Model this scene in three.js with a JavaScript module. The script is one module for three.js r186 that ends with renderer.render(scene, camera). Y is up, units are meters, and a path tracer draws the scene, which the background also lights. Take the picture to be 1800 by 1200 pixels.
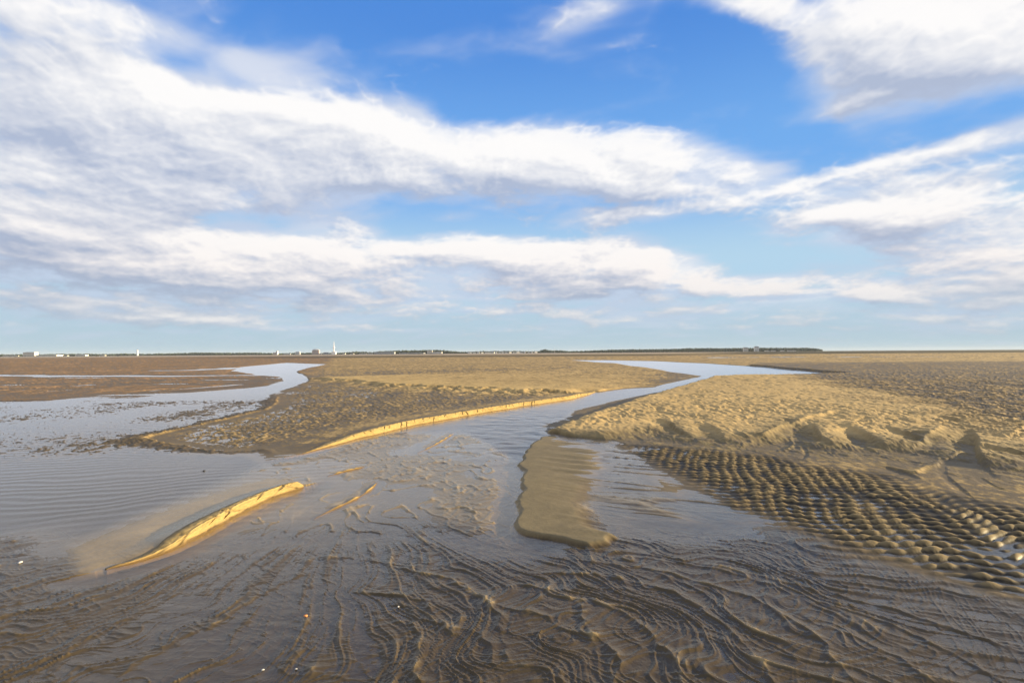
import * as THREE from 'three';
import { mergeGeometries } from 'three/addons/utils/BufferGeometryUtils.js';

// ---------------------------------------------------------------- camera, sky, sun, exposure
const scene = new THREE.Scene();
const EYE = 1.2, FOV = 66, FOCAL = 600 / Math.tan(FOV / 2 * Math.PI / 180);
const camera = new THREE.PerspectiveCamera(FOV, 1024 / 682, 0.05, 20000);
camera.rotation.order = 'YXZ';
camera.position.set(0, EYE, 0);
camera.rotation.set(0.0225, 0, -0.0067);
camera.updateMatrixWorld(true);
const EXPOSURE = 2.6;
const renderer = new THREE.WebGLRenderer({ antialias: true });
renderer.setSize(1024, 682);
renderer.toneMapping = THREE.LinearToneMapping;
renderer.toneMappingExposure = EXPOSURE;
renderer.shadowMap.enabled = true;
const SUN_AZ = 84 * Math.PI / 180, SUN_EL = 11 * Math.PI / 180;      // to the right of the view, low
const sunDir = new THREE.Vector3(Math.sin(SUN_AZ) * Math.cos(SUN_EL), Math.sin(SUN_EL), -Math.cos(SUN_AZ) * Math.cos(SUN_EL));
const sun = new THREE.DirectionalLight(new THREE.Color().setRGB(1, 0.78, 0.44), 5);
sun.name = 'sun';
sun.position.copy(sunDir).multiplyScalar(60);
sun.castShadow = true;
sun.shadow.mapSize.set(4096, 4096);
Object.assign(sun.shadow.camera, { left: -30, right: 30, top: 30, bottom: -30, near: 1, far: 200 });
scene.add(sun, sun.target);

scene.fog = new THREE.FogExp2(new THREE.Color().setRGB(0.72, 0.82, 0.95), 0.00004);

// ---------------------------------------------------------------- random numbers and noise
function rng(seed) { let s = seed >>> 0; return () => { s = (s + 0x6d2b79f5) | 0; let t = Math.imul(s ^ (s >>> 15), 1 | s); t = (t + Math.imul(t ^ (t >>> 7), 61 | t)) ^ t; return ((t ^ (t >>> 14)) >>> 0) / 4294967296; }; }
const TAB = new Float32Array(65536);
{ const r = rng(77); for (let i = 0; i < 65536; i++) TAB[i] = r() * 2 - 1; }
const hash = (i, j) => TAB[(Math.imul(i, 73856093) ^ Math.imul(j, 19349663) ^ ((i * 31 + j * 17) << 5)) & 65535];
function vn(x, y) {                                  // smooth value noise, -1..1
  const i = Math.floor(x), j = Math.floor(y), u = x - i, v = y - j, s = u * u * (3 - 2 * u), t = v * v * (3 - 2 * v);
  const a = hash(i, j), b = hash(i + 1, j), c = hash(i, j + 1), d = hash(i + 1, j + 1);
  return a + (b - a) * s + (c - a) * t + (a - b - c + d) * s * t;
}
function fbm(x, y, n) { let a = 0.5, r = 0; for (let k = 0; k < n; k++) { r += a * vn(x, y); const t = x * 1.62 - y * 1.21 + 13.7; y = x * 1.21 + y * 1.62 + 5.3; x = t; a *= 0.5; } return r; }
function ridged(x, y, n) { let a = 0.5, r = 0, w = 0; for (let k = 0; k < n; k++) { const q = 1 - Math.abs(vn(x, y)) * 1.6; r += a * (q > 0 ? q * q : 0); w += a; const t = x * 1.62 - y * 1.21 + 3.7; y = x * 1.21 + y * 1.62 + 9.3; x = t; a *= 0.5; } return r / w; }
const clamp = (x, a = 0, b = 1) => (x < a ? a : x > b ? b : x);
const sstep = (a, b, x) => { const t = clamp((x - a) / (b - a)); return t * t * (3 - 2 * t); };
const mix = (a, b, t) => a + (b - a) * t;
const lin = (c) => { c /= 255; return c <= 0.04045 ? c / 12.92 : Math.pow((c + 0.055) / 1.055, 2.4); };
const rgb = (r, g, b) => [lin(r), lin(g), lin(b)];

// ---------------------------------------------------------------- sky: a computed equirectangular air and cloud map
{
  const W = 4096, H = 2048, data = new Float32Array(W * H * 4), q = camera.quaternion.clone().invert();
  // cloud masses: tangent-plane place, half sizes, turn in degrees, weight
  const masses = [
    [760, 285, 390, 60, 3, 1.15], [560, 250, 220, 66, 9, .95], [1020, 308, 140, 34, 9, .85],
    [150, 175, 270, 66, 12, .78], [350, 222, 240, 70, 12, .85], [90, 285, 260, 76, 5, .66], [360, 315, 280, 60, 2, .66], [60, 45, 160, 46, 14, .75], [60, 350, 260, 56, 5, .55], [420, 360, 180, 30, 2, .5],
    [320, 80, 190, 30, 20, .36], [480, 122, 100, 28, 18, .44], [200, 25, 110, 24, 20, .3], [255, 110, 60, 20, 20, .2],
    [1160, 258, 110, 34, 5, .62], [1290, 312, 120, 38, 8, .64], [1210, 345, 90, 25, 8, .42],
    [1500, 45, 240, 62, 14, .66], [1690, 115, 220, 76, -8, .8], [1800, 40, 220, 100, 0, .78], [1560, 120, 140, 50, 0, .4], [1490, 192, 80, 15, -14, .55], [1310, 22, 90, 30, 12, .5], [1400, 110, 90, 30, 25, .3],
    [1600, 288, 260, 15, -14, .5], [1790, 240, 110, 26, -10, .45], [1680, 252, 190, 9, -14, .4], [1480, 300, 130, 8, -18, .4], [1540, 372, 190, 46, -8, .58], [1730, 430, 190, 80, 0, .68], [1440, 405, 130, 42, 0, .42], [1690, 335, 150, 40, -10, .5],
    [1090, 392, 120, 17, 0, .72], [1220, 376, 90, 16, -5, .5], [610, 402, 75, 17, -3, .6], [800, 386, 60, 6, 0, .36], [795, 412, 50, 8, 0, .45],
    [110, 405, 260, 34, 5, .85], [300, 458, 260, 38, 2, .8], [110, 490, 260, 26, 3, .75], [50, 450, 230, 34, 4, .7], [1700, 545, 260, 24, 0, .5], [420, 500, 220, 24, 2, .5], [520, 450, 180, 34, 0, .58], [760, 450, 230, 30, 0, .76], [1000, 456, 190, 30, 3, .8], [1150, 472, 130, 32, 5, .74],
    [700, 500, 420, 28, 0, .66], [1100, 515, 260, 24, 2, .58], [1420, 516, 160, 22, 3, .6], [1560, 532, 80, 10, 4, .4], [1660, 500, 200, 36, 0, .4],
    [380, 572, 190, 10, 2, .5], [130, 602, 200, 7, 0, .3], [600, 550, 560, 24, 0, .6], [150, 545, 260, 20, 2, .5], [1300, 568, 500, 16, 1, .45], [500, 590, 700, 10, 0, .36], [170, 548, 70, 5, 0, .35], [1035, 28, 60, 26, -20, .42],
  ].map(([x, y, a, b, t, w]) => [x, y, 1 / a, 1 / b, Math.cos(t * Math.PI / 180), Math.sin(t * Math.PI / 180), w]);
  const r = rng(5), beyond = [];
  for (let k = 0; k < 260; k++) {                     // the same kind of sky goes on all round
    const az = r() * 360 - 180, el = Math.pow(r(), 1.5) * 78 + 2, s = 0.25 + el / 60, a = (8 + r() * 16) * (0.5 + s), b = a * (0.14 + 0.16 * r()) * (0.4 + s);
    if (Math.abs(az) < 47 + a * 0.7 && el < 34 + b) continue;
    beyond.push([az, el, 1 / a, 1 / b, (0.5 + r() * 0.45) * (el > 40 ? 0.55 : 1)]);
  }
  const CW = 720, CH = 181, cov = new Float32Array(CW * CH), v = new THREE.Vector3();
  for (let j = 0; j < CH; j++) for (let i = 0; i < CW; i++) {
    const el = j * 0.5 * Math.PI / 180, az = (i * 0.5 - 180) * Math.PI / 180;   // az 0 = straight ahead, + to the right
    v.set(Math.sin(az) * Math.cos(el), Math.sin(el), -Math.cos(az) * Math.cos(el)).applyQuaternion(q);
    let c = 0;
    if (v.z < -0.2) {
      const x = 900 - v.x / v.z * FOCAL, y = 600 + v.y / v.z * FOCAL;
      for (const m of masses) {
        const dx = x - m[0], dy = y - m[1], a = (dx * m[4] + dy * m[5]) * m[2], b = (-dx * m[5] + dy * m[4]) * m[3], e = a * a + b * b;
        if (e < 6) c += m[6] * Math.exp(-e * e * 0.35 - e * 0.35);
      }
    }
    for (const m of beyond) {
      let dx = (az * 180 / Math.PI - m[0] + 540) % 360 - 180; dx *= Math.cos(el);
      const a = dx * m[2], b = (j * 0.5 - m[1]) * m[3], e = a * a + b * b;
      if (e < 6) c += m[4] * Math.exp(-e * e * 0.35 - e * 0.35);
    }
    cov[j * CW + i] = Math.min(c, 1.5);
  }
  const covAt = (az, el) => {
    const x = (az + 180) * 2, y = clamp(el * 2, 0, CH - 1.001), i = Math.floor(x), j = Math.floor(y), u = x - i, w = y - j, a = (i + CW) % CW, b = (i + 1 + CW) % CW;
    return mix(mix(cov[j * CW + a], cov[j * CW + b], u), mix(cov[(j + 1) * CW + a], cov[(j + 1) * CW + b], u), w);
  };
  const HH = H / 2, dens = new Float32Array(W * HH);
  const wisp = new Float32Array(W * HH), grad = new Float32Array(W * HH);
  for (let j = 0; j < HH; j++) {
    const el = (j + 0.5) / HH * Math.PI / 2, sy = Math.sin(el), cy = Math.cos(el), k = 1 / (sy + 0.17);
    for (let i = 0; i < W; i++) {
      const round = ((i + 0.5) / W - 0.5) * 2 * Math.PI, x = Math.cos(round) * cy, z = Math.sin(round) * cy;
      let az = Math.atan2(x, -z) * 180 / Math.PI;
      const px = x * k, pz = z * k;
      const wx = fbm(px * 1.7 + 4, pz * 1.7, 3) * 0.35, wz = fbm(px * 1.7 - 9, pz * 1.7 + 3, 3) * 0.35;
      const el0 = el * 180 / Math.PI, c = covAt(az + wx * 4.5, Math.max(0, el0 + wz * 3 - 0.4));
      const d = fbm(px * 4.2 + wx * 2, pz * 4.2 + wz * 2, 7);
      const bill = ridged(px * 9 + wx * 3, pz * 9 + wz * 3, 4) - 0.45;
      const puff = ridged(px * 21 + wx * 6, pz * 21 - wz * 6, 3) - 0.42;
      dens[j * W + i] = c * 1.0 + d * 0.95 + bill * 0.3 + puff * 0.27 - 0.43;
      grad[j * W + i] = c - covAt(az + wx * 4.5 + 2.2, el0 + wz * 3 + 2.6);
wisp[j * W + i] = sstep(0.02, 0.95, c * 1.0 + fbm(px * 3 + pz * 2 + wx * 3, pz * 5 - px * 2, 5) * 0.75 + bill * 0.12);
    }
  }
  const at = (i, j) => { i = (i + W) & (W - 1); j = j < 0 ? 0 : j >= HH ? HH - 1 : j; const d = dens[(j | 0) * W + (i | 0)]; return d < 0 ? 0 : d > 1.7 ? 1.7 : d; };
  const P = W / 360;
  const top = rgb(82, 141, 221), mid = rgb(116, 174, 238), low = rgb(180, 213, 236), rim = rgb(178, 202, 216);
  const lit = rgb(255, 253, 252), grey = rgb(176, 188, 212), veil = rgb(196, 208, 230), pink = rgb(244, 224, 214);
  for (let j = 0; j < HH; j++) {
    const el = (j + 0.5) / HH * 90;
    for (let i = 0; i < W; i++) {
      const o = ((HH + j) * W + i) * 4, raw = dens[j * W + i];
      const a = sstep(-0.17, 0.6, raw) * 0.94, w = wisp[j * W + i] * 0.82;
      // light comes from the right and above: the far side and the base of each puff and bank are greyer
      const self = at(i, j), s1 = at(i + 5, j + 5), s2 = at(i + 13, j + 13);
      const light = clamp(0.58 + 0.34 * (self - s1) + 0.5 * (self - s2) + 0.46 * grad[j * W + i] - 0.14 * self);
      const hz = sstep(9, 0.5, el), warm = sstep(16, 2, el);
      for (let c = 0; c < 3; c++) {
        let b = el < 9 ? mix(rim[c], low[c], sstep(0, 9, el)) : el < 19 ? mix(low[c], mid[c], sstep(9, 19, el)) : mix(mid[c], top[c], sstep(19, 34, el));
        b = mix(b, mix(veil[c], lit[c], clamp(0.25 + 1.2 * (self - s1) + 0.4 * grad[j * W + i])), w * mix(1, 0.6, hz));
        const bright = mix(lit[c], pink[c], warm * 0.45);
        let cl = mix(grey[c] * mix(1, 0.86, warm), bright, light);
        cl = mix(cl, rim[c], hz * 0.4);
        data[o + c] = mix(b, cl, a * mix(1, 0.75, hz)) / EXPOSURE;
      }
      data[o + 3] = 1;
    }
  }
  const g = [0.16, 0.135, 0.1];
  for (let n = 0; n < W * HH; n++) { for (let c = 0; c < 3; c++) data[n * 4 + c] = g[c]; data[n * 4 + 3] = 1; }
  const t = new THREE.DataTexture(data, W, H, THREE.RGBAFormat, THREE.FloatType);
  t.mapping = THREE.EquirectangularReflectionMapping;
  t.magFilter = THREE.LinearFilter;
  t.needsUpdate = true;
  scene.background = t;
  scene.environment = t;
}

// ---------------------------------------------------------------- ground plan
// P: the point of the flat that is sighted at (px, py) of the survey picture, as [x, ahead]
const _v = new THREE.Vector3();
function P(px, py, h = 0) {
  _v.set((px - 900) / FOCAL, (600 - py) / FOCAL, -1).applyQuaternion(camera.quaternion);
  const t = (h - EYE) / Math.min(_v.y, -0.0002);
  return [_v.x * t, -_v.z * t];
}
const plan = (list) => list.map(([x, y]) => P(x, y));
class Line {                                          // an open line or a closed outline on the ground
  constructor(points, closed = false) {
    const p = closed ? [...points, points[0]] : points;
    this.n = p.length - 1; this.closed = closed;
    this.x = Float64Array.from(p, (a) => a[0]); this.y = Float64Array.from(p, (a) => a[1]);
    this.len = [0]; for (let i = 0; i < this.n; i++) this.len.push(this.len[i] + Math.hypot(this.x[i + 1] - this.x[i], this.y[i + 1] - this.y[i]));
    this.total = this.len[this.n];
    this.box = [Math.min(...this.x), Math.max(...this.x), Math.min(...this.y), Math.max(...this.y)];
    this.t = 0; this.over = 0; this.side = 1;
  }
  far(x, y, m) { const b = this.box; return x < b[0] - m || x > b[1] + m || y < b[2] - m || y > b[3] + m; }
  dist(x, y) {                                        // distance; sets t (0..1 along), side (+1 = right of the direction), over (past an end)
    let best = 1e18, bi = 0, bu = 0;
    const X = this.x, Y = this.y;
    for (let i = 0; i < this.n; i++) {
      const ax = X[i], ay = Y[i], dx = X[i + 1] - ax, dy = Y[i + 1] - ay, u0 = ((x - ax) * dx + (y - ay) * dy) / (dx * dx + dy * dy), u = u0 < 0 ? 0 : u0 > 1 ? 1 : u0;
      const ex = ax + dx * u - x, ey = ay + dy * u - y, e = ex * ex + ey * ey;
      if (e < best) { best = e; bi = i; bu = u0; }
    }
    const dx = X[bi + 1] - X[bi], dy = Y[bi + 1] - Y[bi], l = Math.hypot(dx, dy);
    this.side = (x - X[bi]) * dy - (y - Y[bi]) * dx > 0 ? 1 : -1;
    this.over = bi === 0 && bu < 0 ? -bu * l : bi === this.n - 1 && bu > 1 ? (bu - 1) * l : 0;
    this.t = (this.len[bi] + clamp(bu) * l) / this.total;
    return Math.sqrt(best);
  }
  inside(x, y) {
    let c = false; const X = this.x, Y = this.y;
    for (let i = 0; i < this.n; i++) if ((Y[i] > y) !== (Y[i + 1] > y) && x < (X[i + 1] - X[i]) * (y - Y[i]) / (Y[i + 1] - Y[i]) + X[i]) c = !c;
    return c;
  }
  sd(x, y) { const d = this.dist(x, y); return this.inside(x, y) ? d : -d; }
  at(t) {                                             // [x, y, tangent x, tangent y] at 0..1
    const s = clamp(t) * this.total; let i = 0; while (i < this.n - 1 && this.len[i + 1] < s) i++;
    const l = this.len[i + 1] - this.len[i], u = (s - this.len[i]) / l;
    return [mix(this.x[i], this.x[i + 1], u), mix(this.y[i], this.y[i + 1], u), (this.x[i + 1] - this.x[i]) / l, (this.y[i + 1] - this.y[i]) / l];
  }
}
function smoothLine(points, n) {                      // a finer, rounded line through the points
  const c = new THREE.CatmullRomCurve3(points.map((p) => new THREE.Vector3(p[0], 0, p[1])), false, 'centripetal');
  return c.getSpacedPoints(n).map((p) => [p.x, p.z]);
}
const longPts = plan([[498, 804], [530, 798], [570, 787], [620, 773], [680, 758], [740, 745], [800, 734], [870, 722], [940, 711], [1000, 702], [1045, 690]]);
const frontPts = plan([[185, 1001], [240, 987], [290, 968], [340, 940], [400, 909], [450, 886], [500, 866], [533, 856]]);
const longLine = new Line(smoothLine(longPts, 40)), frontLine = new Line(smoothLine(frontPts, 30));
const smallLines = [
  [[550, 912], [590, 893], [630, 874], [655, 857], [662, 848]], [[732, 797], [760, 784], [785, 770], [797, 762]], [[575, 837], [605, 829], [640, 821]],
].map((l) => new Line(smoothLine(plan(l), 12)));
const water = new Line([
  [-90, 15], ...plan([[-600, 714], [0, 704], [83, 703], [150, 698], [233, 698], [273, 695], [333, 689], [400, 684], [467, 678], [493, 670], [483, 662], [440, 657], [400, 652], [423, 645], [500, 637.5], [573, 640], [527, 652],
    [547, 667], [520, 680], [480, 693], [492, 707], [473, 720], [400, 737], [333, 750], [267, 767], [253, 772], [300, 780], [350, 791], [417, 793], [483, 790]]),
  ...longPts, ...plan([[1090, 684], [1140, 680], [1160, 676], [1200, 668], [1228, 661], [1180, 654], [1130, 646], [1080, 639], [1000, 633], [1060, 633], [1150, 634.5], [1250, 639], [1340, 645], [1420, 653], [1500, 659], [1440, 661], [1370, 662],
    [1300, 663], [1262, 665], [1235, 672], [1205, 683], [1150, 692], [1100, 702], [1060, 712], [1030, 722], [1000, 737], [975, 750], [962, 760], [1000, 767], [1060, 772], [1100, 783], [1140, 808], [1200, 838], [1250, 868],
    [1300, 888], [1400, 915], [1500, 950], [1600, 985], [1700, 1015], [1800, 1042], [2100, 1110]]), [6, 0.5], [9, -12], [-90, -12],
], true);
const bar = new Line(smoothLine(plan([[963, 761], [943, 777], [917, 800], [914, 820], [923, 860], [912, 883], [916, 900], [910, 927], [933, 939], [967, 951], [1000, 959], [1040, 963], [1063, 952], [1071, 938], [1064, 920], [1068, 905], [1058, 890],
  [1080, 880], [1070, 862], [1098, 850], [1085, 835], [1102, 822], [1085, 806], [1095, 796], [1070, 780], [1010, 768]]), 70), true);
const lobe = new Line(smoothLine(plan([[1098, 822], [1150, 826], [1195, 842], [1228, 870], [1200, 880], [1160, 871], [1120, 851]]), 24), true);
const bankLine = new Line([[-15, 62], [-15, 7.95], ...plan([[955, 759], [1000, 765], [1060, 769], [1100, 764], [1140, 760], [1180, 752], [1212, 770], [1232, 762], [1268, 777], [1345, 772], [1382, 746], [1425, 760], [1452, 786], [1495, 768], [1560, 788], [1598, 768], [1650, 776],
  [1695, 765], [1730, 812], [1800, 792], [2200, 800], [3200, 830]]), [110, 62]], true);
const mounds = new Line(plan([[1090, 782], [1180, 786], [1300, 796], [1400, 812], [1500, 826], [1570, 838], [1640, 872], [1800, 898], [2300, 940], [2300, 1240], [1800, 1046], [1700, 1022], [1600, 992], [1500, 958], [1400, 924], [1300, 894], [1250, 872], [1200, 842], [1140, 812]]), true);
const swell = new Line(smoothLine(plan([[560, 668], [640, 674], [720, 682], [800, 685], [880, 689], [955, 691]]), 16));
// narrow crests on the bed of the stream: [points], height in metres
const crests = [
  [[[1000, 968], [1100, 972], [1200, 985], [1400, 1030], [1600, 1080], [1800, 1150]], .010], [[[950, 1010], [1020, 1010], [1100, 1020], [1200, 1050], [1270, 1095], [1320, 1140], [1350, 1195]], .014], [[[700, 1000], [760, 1012], [800, 1022], [830, 1040], [860, 1062], [880, 1102]], .012],
  [[[620, 1040], [680, 1044], [720, 1050], [755, 1066], [770, 1090], [790, 1115]], .014], [[[580, 980], [650, 985], [720, 1000], [745, 1018], [770, 1036]], .010], [[[1010, 985], [1120, 1000], [1250, 1030], [1340, 1060], [1420, 1110], [1500, 1190]], .012],
  [[[900, 1030], [970, 1040], [1010, 1060], [1030, 1090], [1040, 1130]], .012], [[[1040, 1060], [1100, 1085], [1150, 1120], [1190, 1170], [1200, 1215]], .014], [[[1100, 980], [1250, 1000], [1450, 1060], [1640, 1130], [1760, 1200]], .009],
  [[[800, 1028], [850, 1055], [900, 1075], [960, 1085], [1000, 1110]], .010], [[[720, 1100], [735, 1130], [740, 1160], [733, 1200]], .016], [[[890, 1150], [900, 1170], [960, 1180], [990, 1200]], .012], [[[1000, 1110], [1060, 1130], [1085, 1165], [1070, 1200]], .012],
  [[[730, 930], [738, 950], [748, 970]], .008], [[[755, 945], [758, 962], [752, 976]], .006], [[[500, 1180], [535, 1120], [548, 1085]], .008], [[[330, 1130], [400, 1080], [470, 1040], [530, 1010]], .007], [[[0, 1100], [90, 1066], [170, 1035], [240, 1000]], .007],
  [[[60, 1170], [160, 1120], [260, 1070], [330, 1030]], .007], [[[200, 1190], [300, 1130], [390, 1090], [440, 1050]], .007], [[[820, 880], [818, 905], [830, 935]], .006], [[[650, 880], [700, 860], [720, 830], [735, 810]], .005], [[[840, 815], [848, 840], [838, 850]], .005],
  [[[700, 1060], [770, 1100], [850, 1120], [870, 1170]], .010], [[[1150, 1010], [1230, 1040], [1290, 1090], [1330, 1110]], .009], [[[1420, 1090], [1500, 1120], [1580, 1160], [1640, 1200]], .009],
].map(([l, h]) => [new Line(smoothLine(plan(l), 10)), h]);
// gullies cut in the right bank: points, depth, half width
const gullies = [
  [[[1150, 742], [1170, 752], [1200, 768], [1230, 780]], .07, .1], [[[1230, 752], [1260, 770], [1270, 790]], .05, .12], [[[1425, 750], [1432, 768], [1450, 786], [1480, 796]], .09, .11], [[[1490, 756], [1520, 774], [1545, 790]], .09, .15], [[[1560, 762], [1600, 774], [1625, 788]], .08, .14],
  [[[1700, 762], [1712, 778], [1712, 800], [1726, 826], [1760, 850]], .12, .12], [[[1722, 792], [1760, 800], [1830, 812]], .09, .1], [[[1650, 740], [1690, 752], [1720, 758]], .04, .06], [[[1540, 822], [1590, 834], [1620, 846]], .03, .08], [[[1480, 744], [1500, 748], [1530, 744]], .03, .05], [[[1640, 745], [1660, 752], [1680, 748]], .04, .05],
  [[[1680, 800], [1660, 830], [1690, 860], [1720, 890]], .025, .03], [[[1700, 825], [1740, 850], [1780, 870]], .025, .03], [[[1410, 780], [1420, 800], [1405, 815]], .02, .02],
].map(([l, h, w]) => [new Line(smoothLine(plan(l), 8)), h, w]);
const spurs = [                                       // low lit ridges running down from the bank
  [[[1345, 775], [1380, 758], [1420, 745], [1460, 737]], .035, .06], [[[1610, 790], [1640, 772], [1660, 762]], .035, .06], [[[1610, 834], [1660, 815], [1690, 800]], .02, .03], [[[1460, 766], [1500, 758], [1540, 752]], .02, .04], [[[1780, 775], [1800, 765], [1830, 760]], .03, .06], [[[1380, 795], [1395, 785], [1390, 772]], .015, .02],
].map(([l, h, w]) => [new Line(smoothLine(plan(l), 8)), h, w]);
const strips = [                                      // shallow puddles far out: points, half width, depth
  [[[-600, 664], [0, 659.5], [150, 660.5], [300, 661], [470, 659]], 1.3], [[[430, 646], [350, 650], [260, 652]], 2], [[[1240, 628.5], [1400, 627.5], [1600, 626.8], [1800, 626.4], [2600, 624]], 4], [[[60, 690], [140, 684], [190, 681]], .25], [[[0, 688], [60, 684], [160, 676]], .2], [[[250, 688], [330, 683], [420, 676]], .3],
].map(([l, w]) => [new Line(plan(l)), w]);
const frontTop = (t) => 0.054 * sstep(0, 0.42, t) * Math.sqrt(1 - 0.9 * sstep(0.965, 1, t));
const longTop = (t) => 0.09 * sstep(0, 0.2, t) * (1 - 0.75 * sstep(0.82, 1, t));

// what the ground is like at a point: height, wetness and colour
const G = { h: 0, wet: 0, r: 0, g: 0, b: 0, film: 0 };
function ground(X, D) {
  const R = Math.hypot(X, D), wa = 0.03 + 0.006 * R, f1 = 3.1 / (1 + R * 0.08);
  const wX = X + vn(X * f1, D * f1) * wa + vn(X * 9, D * 9) * 0.012, wD = D + vn(X * f1 + 40, D * f1 - 7) * wa;
  const W = water.sd(wX, wD);
  const n1 = vn(X * 0.9, D * 0.9), n2 = fbm(X * 3.2 + 7, D * 3.2, 3), n3 = vn(X * 31, D * 31);
  const nearF = 1 - sstep(14, 60, R);
  const lf = D > 11 ? sstep(0, -3.5, X + 5.5 + 0.33 * (D - 16)) * sstep(11, 14, D) : 0;
  let h, sw = 0, film = 0, relief = 0.012, crest = 0.5, dry = 0, gold = 0, dark = 0, olive = 0, noPool = 0;
  // ---- bed of the water
  const sx = X + 1.2, sy = 4.75 - D, ang = Math.atan2(sx, sy), rad = Math.hypot(sx, sy);
  if (W > -0.25) {
    const fore = sstep(4.0, 3.1, D + 0.25 * vn(X * 1.5, 4) - 0.25 * sstep(0.8, 2, X));
    let b = -0.034 * sstep(0, 0.5, W) + 0.004;
    const mid = sstep(2.9, 3.6, D) * sstep(mix(6.4, 9.0, sstep(0.1, -0.7, X + 0.12 * (D - 7))), mix(5.4, 7.8, sstep(0.1, -0.7, X + 0.12 * (D - 7))), D + Math.abs(X + 0.9) * 0.3 + n1 * 0.3) * sstep(-3.1, -2.5, X) * sstep(1.2, 0.5, X);
    b += Math.max(mid, fore) * 0.036 * sstep(0, 0.4, W) + n1 * 0.004; film = Math.max(mid, fore) * sstep(0.0, 0.3, W);
    const wob = fbm(X * 1.7, D * 1.7, 3);
    if (fore > 0) {
      const bend = ang + wob * 0.10 + 0.05 * Math.sin(rad * 2.1 + wob * 3);
      const r1 = ridged(bend * 13, rad * 0.6 + wob * 0.5, 2), r2 = ridged(bend * 34, rad * 1.0 + 3 + wob * 0.6, 2), r3 = ridged(bend * 72 + wob, rad * 2.2 + 8, 2);
      const fe = ridged(bend * 58 - rad * 33 + wob * 4, rad * 8 + ang * 16, 1), fl = ridged(bend * 38 + rad * 44 + wob * 3, rad * 8 - ang * 10, 1), where = 0.5 + 0.5 * vn(X * 1.9 + 5, D * 1.9);
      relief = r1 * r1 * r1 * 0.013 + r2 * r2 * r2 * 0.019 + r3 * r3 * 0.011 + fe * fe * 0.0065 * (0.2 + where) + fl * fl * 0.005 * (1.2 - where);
      b += fore * (relief * 0.56 - 0.0085 + n1 * 0.002) * sstep(-0.02, 0.25, W);
    }
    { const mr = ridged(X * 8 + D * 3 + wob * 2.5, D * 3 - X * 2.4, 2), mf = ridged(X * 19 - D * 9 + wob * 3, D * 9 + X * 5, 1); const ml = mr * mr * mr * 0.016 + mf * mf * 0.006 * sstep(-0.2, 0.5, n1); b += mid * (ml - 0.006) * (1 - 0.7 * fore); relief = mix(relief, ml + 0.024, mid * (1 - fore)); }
    // left pool: rippled bed that reaches the surface
    const pool = sstep(5.6, 7.2, D - (X + 3) * 0.12) * sstep(-1.0, -2.8, X) * sstep(16.5, 13.5, D);
    if (pool > 0) {
      const rp = ridged(X * 12 + wob * 1.6, D * 5.4 + X * 0.8 + wob, 2) * 0.75 + ridged(X * 23, D * 12, 1) * 0.25;
      b += pool * (0.028 + (rp - 0.5) * 0.036 + n1 * 0.008);
      dark = pool * 0.25 * sstep(-0.05, 0.2, W);
    }
    const fr = sstep(4.2, 5.2, D) * (1 - pool) * sstep(-1.5, -2.6, X);
    b += fr * (vn(X * 2.2 + D * 3.1, (D - X * 0.25) * 9 + wob * 2) * 0.003);
    if (D < 3.6) for (let i = 0; i < crests.length; i++) {
      const c = crests[i][0];
      if (c.far(X, D, 0.14)) continue;
      const cw = X + vn(X * 12, D * 12) * 0.02 + vn(X * 35, D * 35) * 0.006, d = c.dist(cw, D + vn(X * 14 + 9, D * 14) * 0.015), e = d * c.side;
      const s = e < 0 ? Math.exp(e / 0.028) : Math.exp(-e / 0.012);
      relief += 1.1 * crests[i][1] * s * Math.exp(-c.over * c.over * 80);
      b += crests[i][1] * 0.75 * s * Math.exp(-c.over * c.over * 80) * (0.75 + 0.5 * vn(X * 20, D * 20));
    }
    h = b;
  }
  // ---- dry flats
  if (W < 0.05) {
    const q = Math.max(0, -W);
    let l = 0.003 + 0.013 * (1 - Math.exp(-q / 0.5)) + n1 * 0.006;
    const rip = sstep(0.02, 0.5, q);
    const right = X > 1.1 && D < 60 ? 1 : 0;
    // ripples of the middle and far flats
    const wv = fbm(X * 0.8, D * 0.8, 2), lod = sstep(30, 16, R), rp = mix(ridged(X * 8 + wv * 2, D * 3.6 - X * 0.9 + wv, 2), ridged(X * 14 + wv * 3, D * 6.2 - X * 1.6 + wv * 2, 2), lod) * 0.7 + ridged(X * 29 + wv, D * 13, 1) * 0.3;
    let amp = mix(0.042, 0.034, lod) * rip * (1 - 0.6 * sstep(25, 70, R));
    gold = 0.55; dry = 0.85; l += 0.03 * sstep(22, 55, R);
    if (lf > 0) { l += lf * (0.004 + fbm(X * 0.12, D * 0.55, 3) * 0.05); dry = mix(dry, 0.65, lf); gold = mix(gold, 0.1, lf); amp *= 1 - 0.5 * lf; }
    if (!swell.far(X, D, 60) && D > 9) {              // low golden swell with a small step towards the camera
      const d = swell.dist(X + n1 * 0.5, D + n2 * 1.0), e = -d * swell.side * -1, s = swell.side < 0 ? Math.exp(-d / 9) : Math.exp(-d / 0.5);
      const k = Math.exp(-swell.over * swell.over * 0.3);
      l += 0.12 * s * k; gold = mix(gold, 1, s * k); dry = mix(dry, 1, s * k); sw = s * k; amp *= 1 - 0.7 * s * k; void e;
    }
    h = W > 0 ? mix(l, h, sstep(-0.0, 0.05, W)) : l;
    h += amp * (rp - 0.5); crest = amp > 0.004 ? rp + 0.22 * (vn(X * 5, D * 1.7) + vn(X * 2, D * 0.7)) * sstep(7, 15, R) : 0.5;
    const far = X > 0.3 && D < 60 ? bankLine.sd(X, D) : -9;          // > 0 behind the edge of the right bank
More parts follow.
